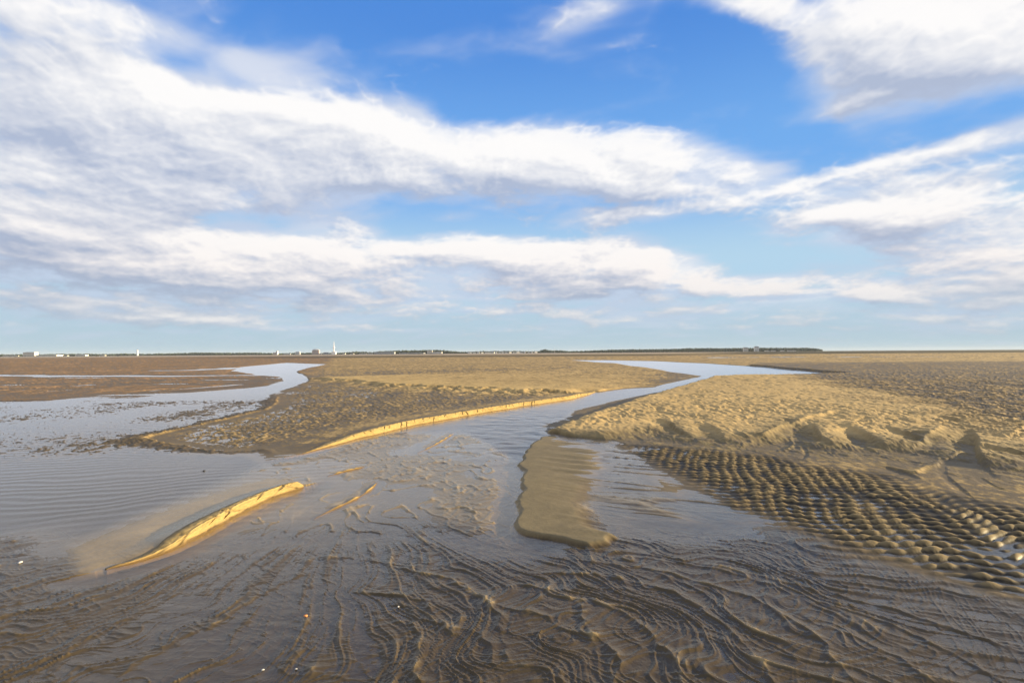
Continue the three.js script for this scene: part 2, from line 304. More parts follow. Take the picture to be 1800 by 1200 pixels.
    if (far > -3) {
      const side = sstep(-0.06, 0.14, X - 0.5 - (D - 7.9) * 0.54 + n2 * 0.1) * sstep(60, 42, D);
      const nb = fbm(X * 2.2, D * 1.3, 3), wid = 0.5 + 0.42 * vn(X * 1.1, 3.7);
      let top = 0.085 * sstep(-Math.max(0.08, wid), 0.05, far + nb * 0.12) * side;
      top += 0.05 * side * sstep(0, 2.5, far) + side * nb * 0.012 * sstep(2.5, 0.3, Math.abs(far));
      h += top;
      const behind = sstep(-0.15, 0.3, far) * side;
      const smooth = sstep(-1.6, -0.1, far) * side * sstep(4.0, 1.2, far);
      const fade = sstep(6.6, 10, X - 0.35 * (D - 12) + n1 * 0.8), rq = ridged(X * 7 + nb * 2, D * 2.7 - X * 0.5, 2) * 0.65 + ridged(X * 15 + nb, D * 6, 1) * 0.35;
      h -= amp * (rp - 0.5) * side;
      const pock = ridged(X * 6 + nb * 2, D * 3.2 + X, 2);
      h += side * (1 - fade) * sstep(0.2, 1.0, far) * ((pock - 0.5) * 0.014 + (ridged(X * 13 + nb, D * 8, 1) - 0.5) * 0.012 * sstep(18, 9, D) + 0.018 * fbm(X * 1.3 + 3, D * 0.9, 3) - 0.022 * sstep(0.5, 0.8, vn(X * 9 + nb * 3, D * 4.5)) - 0.02 * sstep(0.55, 0.7, vn(X * 2.2 + 8, D * 5.5 - X)) * sstep(9, 12, D));
      { const pit = Math.max(sstep(0.5, 0.75, vn(X * 9 + nb * 3, D * 4.5)), sstep(0.55, 0.7, vn(X * 2.2 + 8, D * 5.5 - X)) * sstep(9, 12, D)); crest = mix(crest, 0.28, pit * side * (1 - fade) * sstep(0.2, 1.0, far) * 0.9); }
      h += side * fade * (rq - 0.5) * 0.055 * sstep(45, 20, D); crest = mix(crest, rq - 0.13 + 0.2 * vn(X * 3, D * 1.1), side * fade); dry = mix(dry, 0.35, side * fade); gold *= 1 - 0.6 * side * fade;
      h += smooth * ((ridged(X * 2.6 + nb * 2.2 - D * 0.6, D * 2.2 + X * 0.8, 3) - 0.5) * 0.022 + (ridged(X * 9 + nb * 4 - D * 3, D * 5 + X * 3, 2) - 0.5) * 0.012 + (ridged(X * 24 - D * 8, D * 13 + X * 6 + nb * 6, 1) - 0.5) * 0.005);
      crest = mix(crest, 0.62, side * (1 - fade) * sstep(-0.3, 0.2, far)); olive = Math.max(olive, smooth * sstep(0.5, -0.5, far)); gold = mix(gold, 0.7, behind * (1 - fade)); dry = mix(dry, 1, behind * (1 - fade));
      if (D < 14) {
        for (const [g, dep, w] of gullies) { if (g.far(X, D, w * 4)) continue; const d = g.dist(X + n2 * 0.08, D + n2 * 0.1 + n3 * 0.01), e = d * g.side; h -= dep * 0.65 * Math.exp(-g.over * g.over * 30) * (e < 0 ? 1 - sstep(0, w * 0.5, d) : 1 - sstep(0, w * 3, d)) * sstep(0, 0.3, g.t) * sstep(1.0, 0.7, g.t); }
        for (const [g, dep, w] of spurs) { if (g.far(X, D, w * 5)) continue; const d = g.dist(X + n2 * 0.06, D + n2 * 0.12), e = d * g.side; h += dep * Math.exp(-g.over * g.over * 30) * Math.exp(-d / (e > 0 ? w * 0.5 : w * 2)); }
      }
    }
    void right;
  }
  let onMound = 0;
  // ---- mound field in front of the right bank
  if (!mounds.far(X, D, 0.5)) {
    const m = sstep(-0.28, 0.36, mounds.sd(X + n1 * 0.12 + n2 * 0.12, D + n1 * 0.1 + n2 * 0.2));
    onMound = m;
    if (m > 0) {
      const wob = vn(X * 1.3, D * 1.3) * 0.9, u = X * 0.935 - D * 0.355, v = D * 0.97 + X * 0.12;
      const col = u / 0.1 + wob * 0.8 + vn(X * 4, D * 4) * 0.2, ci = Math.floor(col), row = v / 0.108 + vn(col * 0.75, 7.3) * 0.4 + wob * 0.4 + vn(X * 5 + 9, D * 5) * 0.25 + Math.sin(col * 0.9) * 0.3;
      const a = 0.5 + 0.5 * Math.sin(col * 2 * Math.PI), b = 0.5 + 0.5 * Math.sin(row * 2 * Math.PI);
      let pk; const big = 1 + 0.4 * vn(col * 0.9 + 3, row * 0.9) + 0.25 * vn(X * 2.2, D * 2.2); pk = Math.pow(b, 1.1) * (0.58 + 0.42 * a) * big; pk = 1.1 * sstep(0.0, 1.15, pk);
      const lift = sstep(5.5, 3.0, D + X * 0.25);
      h = Math.max(h, -0.05) * (1 - m) + m * (mix(h * 0.3 - 0.001, -0.007, lift) + (pk * 0.025 + n2 * 0.01 + n3 * 0.0012));
      dry = mix(dry, 0.15 * pk, m); olive = olive * (1 - m) + 0.6 * m; gold *= 1 - m; dark = Math.max(dark, m * 1.45 * sstep(0.6, 0.1, pk)); crest = mix(crest, Math.min(0.66, 0.35 + pk * 0.42), m);  // hollows: wet sand, darkened further with mound shade painted into the colour
    }
  }
  if (W < -0.1 && X > 1 && D < 14 && onMound < 1) h = mix(Math.max(h, 0.006 + 0.004 * n2), h, onMound);
  // ---- the smooth bar in the middle of the stream, and its small neighbour
  let onBar = 0;
  if (!bar.far(X, D, 0.6)) {
    const s = bar.sd(X + n2 * 0.03, D + n2 * 0.04), str = fbm((X - D * 0.25) * 1.1, (D + X * 0.42) * 7.5, 3);
    const east = sstep(0.2, 0.6, X - (D - 3.5) * 0.05), edge = mix(0.03, 0.45, east * sstep(3.3, 4.0, D));
    const k = sstep(-0.02, edge, s + str * 0.12 * east + n2 * 0.05);
    if (s < 0 && X < 0.4) h -= 0.02 * sstep(-0.3, -0.03, s) * sstep(0.4, 0.1, X);
    if (k > 0) { h = mix(h, 0.024 - 0.018 * sstep(0.15, 0.7, X) * sstep(3.3, 4.2, D) + str * 0.016 * sstep(0.1, 0.7, X) + n1 * 0.003, k); onBar = k; }
  }
  if (!lobe.far(X, D, 0.4)) {
    const s = lobe.sd(X + n2 * 0.03, D + n2 * 0.05), k = 0.7 * sstep(-0.05, 0.3, s);
    if (k > 0) { h = mix(h, 0.014 + fbm(X * 2, (D + X * 0.5) * 8, 2) * 0.01, k); onBar = Math.max(onBar, k); }
  }
  if (X > 0.5 && X < 2.1 && D > 3.5 && D < 7.5 && onBar < 1) {    // streaked wet sheet to the right of the bar
    const str = ridged((X - D * 0.2) * 1.2, (D + X * 0.5) * 5.5, 3), k = sstep(0.5, 0.8, X) * (1 - onBar) * sstep(0.0, 0.2, W) * sstep(3.5, 4.0, D);
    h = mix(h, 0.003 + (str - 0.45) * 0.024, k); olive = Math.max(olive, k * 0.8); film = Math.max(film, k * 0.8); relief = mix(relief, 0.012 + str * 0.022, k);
  }
  if (onBar) { olive = Math.max(olive, onBar); dry = mix(dry, 0.25, onBar); dark *= 1 - onBar; }
  // ---- the two tall scarps and the small ones: the sand behind them falls away gently from the edge
  let behindEdge = 0;
  if (!frontLine.far(X, D, 1.2)) {
    const d = frontLine.dist(X, D), k = Math.exp(-frontLine.over * frontLine.over * 40), T = frontTop(frontLine.t) * k;
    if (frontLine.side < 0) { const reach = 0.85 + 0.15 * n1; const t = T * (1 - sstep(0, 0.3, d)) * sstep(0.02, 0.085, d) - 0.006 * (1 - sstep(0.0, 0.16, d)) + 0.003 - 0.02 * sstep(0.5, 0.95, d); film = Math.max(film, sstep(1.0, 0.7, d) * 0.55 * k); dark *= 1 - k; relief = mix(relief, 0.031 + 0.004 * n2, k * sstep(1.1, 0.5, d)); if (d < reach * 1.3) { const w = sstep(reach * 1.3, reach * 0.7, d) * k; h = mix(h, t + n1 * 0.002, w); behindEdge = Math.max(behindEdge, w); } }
    else h = Math.min(h, mix(-0.03, h, sstep(0.05, 0.3, d)));
  }
  if (!longLine.far(X, D, 2)) {
    const d = longLine.dist(X, D), k = Math.exp(-longLine.over * longLine.over * 10), T = longTop(longLine.t) * k;
    if (longLine.side < 0) { const t = T * Math.exp(-d / 0.8) * sstep(0.02, 0.11, d) - 0.006 * (1 - sstep(0, 0.16, d)); const w = sstep(2.0, 0.2, d) * k; const tip = sstep(0.25, 0.0, longLine.t); h = mix(h, Math.max(h * sstep(0.1, 0.9, d), t * mix(1, 0.8, tip)), w * (1 - 0.0 * tip)); if (d < 0.5) behindEdge = Math.max(behindEdge, w * sstep(0.5, 0.2, d) * 0.8); }
    else h = Math.min(h, mix(-0.025, h, sstep(0.05, 0.35, d)));
  }
  for (const s of smallLines) {
    if (s.far(X, D, 0.5)) continue;
    const d = s.dist(X, D), k = Math.exp(-s.over * s.over * 60), T = 0.010 * sstep(0, 0.3, s.t) * k;
    if (s.side < 0) { const w = sstep(0.5, 0.05, d) * k; h = mix(h, T * Math.exp(-d / 0.22) * sstep(0.005, 0.03, d) - 0.006 - 0.004 * (1 - sstep(0, 0.06, d)), w); behindEdge = Math.max(behindEdge, w * 0.6); }
    else h = Math.min(h, mix(-0.006, h, sstep(0.02, 0.1, d)));
  }
  // ---- far puddles, sea and marsh
  for (const [s, w] of strips) {
    if (s.far(X, D, w * 4)) continue;
    const d = s.dist(X + fbm(X * 0.3, D * 0.7, 2) * w, D + fbm(X * 0.25, D * 0.5 + 8, 3) * w * 1.2);
    h = mix(-0.015, h, sstep(w * 0.4, w * 1.3, d + s.over));
  }
  let marsh = 0, beach = 0;
  if (R > 130) {
    const azr = X / Math.max(D, 1), right = sstep(0.25, 0.5, azr);
    marsh = Math.max(right * sstep(210, 260, D + X * 0.05), (1 - right) * sstep(-0.75, -0.35, azr) * sstep(150, 190, D) * sstep(420, 330, D) * 0.7);
    beach = (1 - right) * sstep(380, 480, D);
    h += 0.04 + marsh * right * sstep(210, 400, D) * 0.6;
    if (D > 2400) { h = 2.2; marsh = 0.9; beach = 0; }
  }
  // ---- wetness and colour
  let wet = clamp(1 - sstep(0.0, 0.03 + 0.02 * (1 - dry), h + n2 * 0.01) * (0.35 + 0.65 * dry) * (1 - 0.7 * behindEdge) * (1 - 0.45 * olive));
  wet *= 1 - 0.6 * sw; if (h > 0) wet = clamp(wet + (0.48 - crest) * 2.0 * (1 - 0.35 * gold) * (1 - 0.6 * sw));
  wet *= 1 - 0.42 * onBar; film *= (1 - onBar) * (1 - onMound); wet = mix(wet, 1, film);
  const v = 1 + n2 * 0.16 + n3 * 0.05 + vn(X * 0.25, D * 0.25) * 0.08;
  let r = mix(0.36, 0.44, gold), g = mix(0.26, 0.318, gold), b = mix(0.138, 0.143, gold);
  r = mix(r, 0.33, lf); g = mix(g, 0.205, lf); b = mix(b, 0.112, lf);
  r = mix(r, 0.17, olive * 0.85); g = mix(g, 0.152, olive * 0.85); b = mix(b, 0.095, olive * 0.85);
  const deep = sstep(-0.002, -0.013, h), W1 = mix(mix(mix(0.075, 0.17, sstep(0.002, -0.002, h)), 0.026, deep) * (1 + 0.5 * olive), mix(0.03, 0.25, sstep(0.014, 0.036, relief)), film);  // film sand: sunlit gold crests and shaded troughs painted in by relief
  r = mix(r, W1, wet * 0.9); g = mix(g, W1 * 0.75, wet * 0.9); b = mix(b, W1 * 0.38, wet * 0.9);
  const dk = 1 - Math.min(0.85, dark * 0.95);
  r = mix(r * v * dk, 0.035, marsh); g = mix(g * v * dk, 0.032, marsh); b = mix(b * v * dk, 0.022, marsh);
  r = mix(r, 0.3, beach); g = mix(g, 0.25, beach); b = mix(b, 0.2, beach);
  G.h = h; G.wet = wet; G.r = r; G.g = g; G.b = b; G.film = onBar; G.sheen = Math.max(film, onBar * 0.85);
}

// ---------------------------------------------------------------- names, labels
const used = new Map();
const numbered = (n) => { const k = used.get(n) ?? 0; used.set(n, k + 1); return k ? n + '_' + String(k).padStart(3, '0') : n; };
function tag(o, label, category, group, kind) { if (label) o.userData.label = label; if (category) o.userData.category = category; if (group) o.userData.group = group; if (kind) o.userData.kind = kind; return o; }
function mesh(name, geometry, material, parent = scene) {
  const m = new THREE.Mesh(geometry, material);
  m.name = parent === scene ? numbered(name) : name; m.castShadow = m.receiveShadow = true; parent.add(m); return m;
}
function thing(name, label, category, x, y, z, group) {
  const o = new THREE.Group(); o.name = numbered(name); o.position.set(x, y, z); scene.add(o); return tag(o, label, category, group);
}

// ---------------------------------------------------------------- textures and materials
function tex(size, fn, srgb) {
  const d = new Uint8Array(size * size * 4);
  for (let j = 0; j < size; j++) for (let i = 0; i < size; i++) { const c = fn(i / size, j / size, i, j), o = (j * size + i) * 4; for (let k = 0; k < 3; k++) d[o + k] = clamp(Array.isArray(c) ? c[k] : c) * 255; d[o + 3] = 255; }
  const t = new THREE.DataTexture(d, size, size); t.wrapS = t.wrapT = THREE.RepeatWrapping; t.magFilter = THREE.LinearFilter; t.minFilter = THREE.LinearMipmapLinearFilter; if (srgb) t.colorSpace = THREE.SRGBColorSpace; t.needsUpdate = true; return t;
}
// noise that tiles: f cells a side
function tvn(x, y, f, s = 0) { x *= f; y *= f; const i = Math.floor(x), j = Math.floor(y), u = x - i, v = y - j, a = u * u * (3 - 2 * u), b = v * v * (3 - 2 * v), i1 = (i + 1) % f, j1 = (j + 1) % f; const p = hash(i + s, j - s), q = hash(i1 + s, j - s), r = hash(i + s, j1 - s), w = hash(i1 + s, j1 - s); return p + (q - p) * a + (r - p) * b + (p - q - r + w) * a * b; }
const rg = rng(31);
const grainColor = tex(512, (u, v) => 0.9 + 0.07 * tvn(u, v, 24) + 0.06 * tvn(u, v, 90, 5) + (rg() - 0.5) * 0.14);
const grainBump = tex(1024, (u, v) => 0.5 + 0.2 * tvn(u, v, 18, 2) + 0.16 * tvn(u, v, 60, 7) + 0.1 * tvn(u, v, 170, 4) + (rg() - 0.5) * 0.14);
const waveBump = tex(1024, (u, v) => {
  const w = tvn(u, v, 5, 11) * 0.05, a = 1 - Math.abs(tvn(u + w, v, 14, 3)) * 1.5, b = 1 - Math.abs(tvn(u, v + w, 34, 8)) * 1.5, c = 1 - Math.abs(tvn(u + w, v + w, 80, 21)) * 1.5;
  return 0.1 + 0.42 * a * a + 0.28 * b * b + 0.14 * c * c;
});
const rampData = new Uint8Array(64 * 4);
for (let i = 0; i < 64; i++) { const w = i / 63, r = w < 0.75 ? mix(0.95, 0.55, sstep(0.3, 0.75, w)) : mix(0.55, 0.1, sstep(0.75, 1, w)); rampData.fill(r * 255, i * 4, i * 4 + 3); rampData[i * 4 + 3] = 255; }
const ramp = new THREE.DataTexture(rampData, 64, 1); ramp.magFilter = THREE.LinearFilter; ramp.channel = 1; ramp.needsUpdate = true;
const sandMat = new THREE.MeshPhysicalMaterial({ ior: 1.33, specularIntensity: 0.7, name: 'sand', vertexColors: true, map: grainColor, bumpMap: grainBump, bumpScale: 0.0026, roughness: 1, roughnessMap: ramp });
const scarpMat = new THREE.MeshStandardMaterial({ name: 'cut_sand', vertexColors: true, map: grainColor, bumpMap: grainBump, bumpScale: 0.005, roughness: 0.95 });
const waterMat = new THREE.MeshPhysicalMaterial({ name: 'water', color: new THREE.Color().setRGB(0.9, 0.85, 0.75), transmission: 1, thickness: 0, ior: 1.38, specularIntensity: 1, roughness: 0.24, bumpMap: waveBump, bumpScale: 0.0012 });

// ---------------------------------------------------------------- the flat: one sheet, rings round the viewpoint out to the horizon
const rows = [0, 0.5, 0.9, 1.2];
for (let r = 1.4; r < 2300;) { rows.push(r); const p = r * r / 631 * 0.62; r += r < 4 ? p : r < 25 ? Math.min(p, 0.0052 * r) : r < 100 ? 0.011 * r : 0.035 * r; }
rows.push(2310, 2380, 2420, 3000, 5000, 12000);
const cols = [];
{ const N = 1000, E = 1.22; for (let i = 0; i <= N; i++) cols.push(Math.atan((i / N * 2 - 1) * E)); const e = cols[N], M = 36; for (let i = 1; i <= M; i++) cols.push(e + (2 * Math.PI - 2 * e) * i / M); }
const NR = rows.length, NC = cols.length, NV = NR * NC;
console.log('rows', NR, 'cols', NC);
const pos = new Float32Array(NV * 3), col = new Float32Array(NV * 3), uv = new Float32Array(NV * 2), uv1 = new Float32Array(NV * 2), zone = new Uint8Array(NV);
for (let j = 0, n = 0; j < NR; j++) for (let i = 0; i < NC; i++, n++) {
  if (i === NC - 1) { const m = j * NC; for (let k = 0; k < 3; k++) { pos[n * 3 + k] = pos[m * 3 + k]; col[n * 3 + k] = col[m * 3 + k]; } uv[n * 2] = uv[m * 2]; uv[n * 2 + 1] = uv[m * 2 + 1]; uv1[n * 2] = uv1[m * 2]; uv1[n * 2 + 1] = 0.5; zone[n] = zone[m]; continue; }
  const X = rows[j] * Math.sin(cols[i]), D = rows[j] * Math.cos(cols[i]);
  ground(X, D);
  pos[n * 3] = X; pos[n * 3 + 1] = G.h; pos[n * 3 + 2] = -D;
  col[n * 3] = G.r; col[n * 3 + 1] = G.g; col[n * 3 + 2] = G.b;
  uv[n * 2] = X / 1.3; uv[n * 2 + 1] = D / 1.3; uv1[n * 2] = clamp(G.wet * 0.75 + 0.25 * G.sheen, 0.01, 0.99); uv1[n * 2 + 1] = 0.5;
  zone[n] = G.film > 0.5 ? 1 : 0;
}
function compact(index, P3, C3, U, U1) {
  const map = new Int32Array(P3.length / 3).fill(-1), p = [], out = new Uint32Array(index.length); let k = 0;
  for (let i = 0; i < index.length; i++) { const a = index[i]; if (map[a] < 0) { map[a] = k++; p.push(a); } out[i] = map[a]; }
  const g = new THREE.BufferGeometry(), take = (src, w) => { const o = new Float32Array(k * w); for (let i = 0; i < k; i++) for (let c = 0; c < w; c++) o[i * w + c] = src[p[i] * w + c]; return new THREE.BufferAttribute(o, w); };
  g.setAttribute('position', take(P3, 3)); if (C3) g.setAttribute('color', take(C3, 3)); g.setAttribute('uv', take(U, 2)); if (U1) g.setAttribute('uv1', take(U1, 2));
  g.setIndex(new THREE.BufferAttribute(out, 1)); return [g, p];
}
{
  const whole = new Uint32Array((NR - 1) * (NC - 1) * 6); let k = 0;
  for (let j = 0; j < NR - 1; j++) for (let i = 0; i < NC - 1; i++) { const a = j * NC + i, b = a + 1, c = a + NC, d = c + 1; whole[k++] = a; whole[k++] = b; whole[k++] = c; whole[k++] = b; whole[k++] = d; whole[k++] = c; }
  const full = new THREE.BufferGeometry(); full.setAttribute('position', new THREE.BufferAttribute(pos, 3)); full.setIndex(new THREE.BufferAttribute(whole, 1)); full.computeVertexNormals();
  const nrm = full.attributes.normal.array;
  const isBar = (t) => zone[whole[t]] + zone[whole[t + 1]] + zone[whole[t + 2]] >= 2;
  const nb = []; const ns = new Uint32Array(whole.length); let s = 0;
  for (let t = 0; t < whole.length; t += 3) { if (isBar(t)) nb.push(whole[t], whole[t + 1], whole[t + 2]); else { ns[s++] = whole[t]; ns[s++] = whole[t + 1]; ns[s++] = whole[t + 2]; } }
  for (const [name, index] of [['sand_flat', ns.subarray(0, s)], ['sandbar', Uint32Array.from(nb)]]) {
    const [g, p] = compact(index, pos, col, uv, uv1), n = new Float32Array(p.length * 3);
    for (let i = 0; i < p.length; i++) for (let c = 0; c < 3; c++) n[i * 3 + c] = nrm[p[i] * 3 + c];
    g.setAttribute('normal', new THREE.BufferAttribute(n, 3));
    tag(mesh(name, g, sandMat), name === 'sandbar' ? 'smooth olive grey sandbar in the middle of the stream' : 'rippled golden brown tidal sand flat reaching to the horizon', name === 'sandbar' ? 'sandbar' : 'sand flat', null, 'structure');
  }
}
// ---------------------------------------------------------------- the water: a thin sheet wherever the sand lies below its level
{
  const jr = []; for (let j = 3; j < NR; j += (j > 300 ? 1 : 2)) jr.push(j);
  const ic = []; for (let i = 0; i < NC; i += (i < 1000 ? 2 : 1)) ic.push(i); if (ic[ic.length - 1] !== NC - 1) ic.push(NC - 1);
  const A = jr.length, B = ic.length, wp = new Float32Array(A * B * 3), wu = new Float32Array(A * B * 2), under = new Uint8Array(A * B);
  for (let a = 0, n = 0; a < A; a++) for (let b = 0; b < B; b++, n++) {
    const m = jr[a] * NC + ic[b], X = pos[m * 3], D = -pos[m * 3 + 2], R = Math.hypot(X, D);
    let y = 0.0, amp = R < 60 ? 1 : 0;
    if (amp) {
      const wob = vn(X * 1.4, D * 1.4);
      const creek = sstep(5.2, 6.2, D) * sstep(14, 9, D) * sstep(-1.2, -0.2, X) * sstep(3.5, 2, X);
      const left = sstep(-1.2, -2.2, X) * sstep(3.2, 4.4, D);
      const fore = sstep(4.4, 3.2, D);
      y += creek * 0.010 * (vn(X * 5 + wob, D * 6.5) * 0.6 + vn(X * 11, D * 13) * 0.35);
      y += left * 0.003 * Math.sin((D * 1.0 - X * 0.28) * 2 * Math.PI / 0.17 + wob * 5 + vn(X * 3, D * 3) * 2) * (0.5 + 0.5 * vn(X * 0.8, D * 0.8));
      const sx = X + 0.45, sy = 6.8 - D, ang = Math.atan2(sx, sy), rad = Math.hypot(sx, sy);
      y += fore * 0.0008 * vn(ang * 60 + rad * 8, rad * 22 - ang * 20);
    }
    wp[n * 3] = X; wp[n * 3 + 1] = y; wp[n * 3 + 2] = -D; wu[n * 2] = X / 1.4; wu[n * 2 + 1] = D / 1.4;
    under[n] = pos[m * 3 + 1] < y + 0.002 ? 1 : 0;
  }
  const idx = [];
  for (let a = 0; a < A - 1; a++) for (let b = 0; b < B - 1; b++) { const p = a * B + b; if (under[p] + under[p + 1] + under[p + B] + under[p + B + 1]) idx.push(p, p + 1, p + B, p + 1, p + B + 1, p + B); }
  const [g] = compact(idx, wp, null, wu); g.computeVertexNormals();
  console.log('water triangles', idx.length / 3);
  tag(mesh('tidal_water', g, waterMat), 'shallow rippled tidal water running over the sand and lying in pools', 'water', null, 'structure');
}

// ---------------------------------------------------------------- scarps: broken edges of sand that face the low sun
function scarp(line, top, seed, reach, label, fall, jag = 1, count = 3, lean = 1, width = 0.004) {
  const step = 0.0065, N = Math.ceil(line.total / step), r = rng(seed);
  const prof = [[-reach, -1], [-reach * 0.6, 0.2], [-reach * 0.3, 0.6], [-reach * 0.12, 0.85], [-0.002, 0.97], [0.004, 0.9], [0.008, 0.78], [0.011, 0.64], [0.013, 0.5], [0.016, 0.36], [0.02, 0.22], [0.026, 0.1], [0.036, 0.0], [0.05, -0.14], [0.07, -0.35]];
  const M = 80, ps = [];
  for (let m = 0; m <= M; m++) { const x = m / M * (prof.length - 1), i = Math.min(Math.floor(x), prof.length - 2), u = x - i; ps.push([mix(prof[i][0], prof[i + 1][0], u), mix(prof[i][1], prof[i + 1][1], u)]); }
  // breaks: places along the edge, lean, width
  const breaks = []; for (let k = 0; k < count; k++) breaks.push([line.total * (0.12 + 0.86 * (k + 0.8 * r()) / count), (r() < 0.8 ? 1 : -1) * (0.3 + r() * 0.7) * lean, width * (0.7 + 0.8 * r()), r(), 0.25 + 0.75 * r()]);
  const P3 = [], C3 = [], U = [], idx = [];
  for (let i = 0; i <= N; i++) {
    const t = i / N, [x, y, tx, ty] = line.at(t), s = t * line.total, T = Math.max(top(t), 0.0015), nx = ty, ny = -tx;
    const big = vn(s * 1.4, seed) * 0.03 + vn(s * 4.5, seed + 9) * 0.014;
    for (let m = 0; m <= M; m++) {
      let [o, hh] = ps[m];
      const face = hh < 0.97 && o > -0.003 ? 1 : 0;
      let z = o < -0.003 ? fall(T, -o) + (hh < 0 ? -0.02 : 0.003 + 0.002 * vn(s * 30, o * 30)) : hh * T * (o > 0.035 ? 1 : 1) + (hh < 0 ? hh * 0.06 : 0);
      let out = (o > 0 ? o * clamp(T / 0.05, 0.12, 1) : o * clamp(T / 0.03, 0.3, 1)) + big * (face ? 1 : sstep(-reach * 0.8, 0, o)) * jag * Math.min(1, T / 0.05);
      // slabs of different standing, split by leaning cracks
      let crack = 0, slab = 0, drop = 0;
      for (let k = 0; k < breaks.length; k++) {
        const b = breaks[k], e = s - b[0] - b[1] * (z - 0.02) - vn(z * 22, k) * 0.006; if (e < -0.4 || e > 2) continue;
        const kw = b[2] * Math.sqrt(1 + b[1] * b[1]);
        crack = Math.max(crack, Math.exp(-(e * e) / (kw * kw)) * sstep(b[4], b[4] - 0.2, 1 - clamp(hh)));
        const f = sstep(0, 0.01, e) * Math.exp(-e / 0.5); slab += (b[3] - 0.5) * 0.022 * f; drop += (b[3] - 0.3) * 0.006 * f;
      }
      if (o > -reach * 0.5) {
        const q = Math.min(1, T / 0.06) * jag;
        out += (slab - crack * 0.016) * q * (face || o > -0.02 ? 1 : 0.4);
        z -= (crack * 0.010 * (o > -0.05 ? 1 : 0) + drop * (face || o > -0.03 ? 1 : 0) * clamp(hh)) * q;
        out += (vn(s * 9 + z * 30, z * 38) * 0.007 + vn(s * 26, m * 0.22) * 0.004 + vn(s * 70, m * 0.5 + 4) * 0.0025) * q;
        z += vn(s * 40, m * 0.36 + 20) * 0.0025 * q * (hh > 0.1 ? 1 : 0);
      }
      z -= 0.006 * sstep(0.035, 0, t);
      P3.push(x + nx * out, z, -(y + ny * out));
      const w = sstep(0.016, 0.002, z), v = 1 + vn(s * 18, z * 90) * 0.08 - crack * 0.35;
      const bk = o < -0.03 ? sstep(-0.03, -reach * 0.6, o) : 0;
      C3.push(mix(mix(0.34, 0.15, w), 0.15, bk) * v, mix(mix(0.245, 0.095, w), 0.115, bk) * v, mix(mix(0.095, 0.035, w), 0.06, bk) * v);
      U.push(s / 1.3, (m * 0.003) / 1.3);
    }
  }
  const K = M + 1;
  for (let i = 0; i < N; i++) for (let m = 0; m < M; m++) { const a = i * K + m, b = a + 1, c = a + K, d = c + 1; idx.push(a, b, c, b, d, c); }
  // close the ends with a fan each
  for (const [i, flip] of [[0, 0], [N, 1]]) for (let m = 1; m < M - 1; m++) idx.push(...(flip ? [i * K, i * K + m, i * K + m + 1] : [i * K, i * K + m + 1, i * K + m]));
  const g = new THREE.BufferGeometry();
  g.setAttribute('position', new THREE.Float32BufferAttribute(P3, 3)); g.setAttribute('color', new THREE.Float32BufferAttribute(C3, 3)); g.setAttribute('uv', new THREE.Float32BufferAttribute(U, 2)); g.setIndex(idx); g.computeVertexNormals();
  return tag(mesh('sand_scarp', g, scarpMat), label, 'sand scarp');
}
scarp(frontLine, frontTop, 11, 0.14, 'tall cracked golden sand edge nearest the camera, standing in water at left', (T, d) => T * (1 - sstep(0, 0.3, d)) + 0.003, 1, 8, 4, 0.005);
scarp(longLine, longTop, 23, 0.18, 'long golden crumbling sand edge along the left bank of the stream', (T, d) => T * Math.exp(-d / 0.8), 1, 46, 0.8, 0.006);
[['thin low golden sand lip in shallow water right of the tall nearest edge', 3], ['short thin sand lip just below the middle of the long bank edge', 5], ['smallest faint sand lip beyond the upper end of the nearest edge', 8]].forEach(([label, s], i) =>
  scarp(smallLines[i], (t) => 0.014 * sstep(0, 0.4, t) * sstep(1.04, 0.85, t) * (0.75 + 0.5 * vn(t * 14, s)), s, 0.04, label, (T, d) => T * Math.exp(-d / 0.22) - 0.006, 0.4));

// ---------------------------------------------------------------- the far shore
const FAR = 2500, BASE = 2.2;
const horizonY = (px) => 621 + FOCAL * 0 - (px - 900) * 0.0067;
const place = (px, dist = FAR) => { _v.set((px - 900) / FOCAL, (600 - horizonY(px)) / FOCAL, -1).applyQuaternion(camera.quaternion); return [_v.x / -_v.z * dist, -dist]; };
const metres = (px, dist = FAR) => px / FOCAL * dist;
const heightOf = (px, py, dist = FAR) => metres(horizonY(px) - py, dist) + EYE - BASE;
const M = (r, g, b, rough = 0.9) => new THREE.MeshStandardMaterial({ color: new THREE.Color().setRGB(r, g, b), roughness: rough });
const mat = { white: M(.78, .76, .72), cream: M(.7, .64, .55), pink: M(.6, .47, .42), grey: M(.38, .4, .44), slate: M(.12, .13, .16), red: M(.32, .12, .09), glass: M(.06, .08, .11, .2), steel: M(.75, .72, .72, .5) };
const box = (w, h, d, x = 0, y = 0, z = 0) => { const g = new THREE.BoxGeometry(w, h, d); g.translate(x, y + h / 2, z); return g; };
function gable(w, h, d, y) { const s = new THREE.Shape([[-w / 2, 0], [w / 2, 0], [0, h]].map((p) => new THREE.Vector2(...p))); const g = new THREE.ExtrudeGeometry(s, { depth: d, bevelEnabled: false }); g.translate(0, y, -d / 2); return g; }
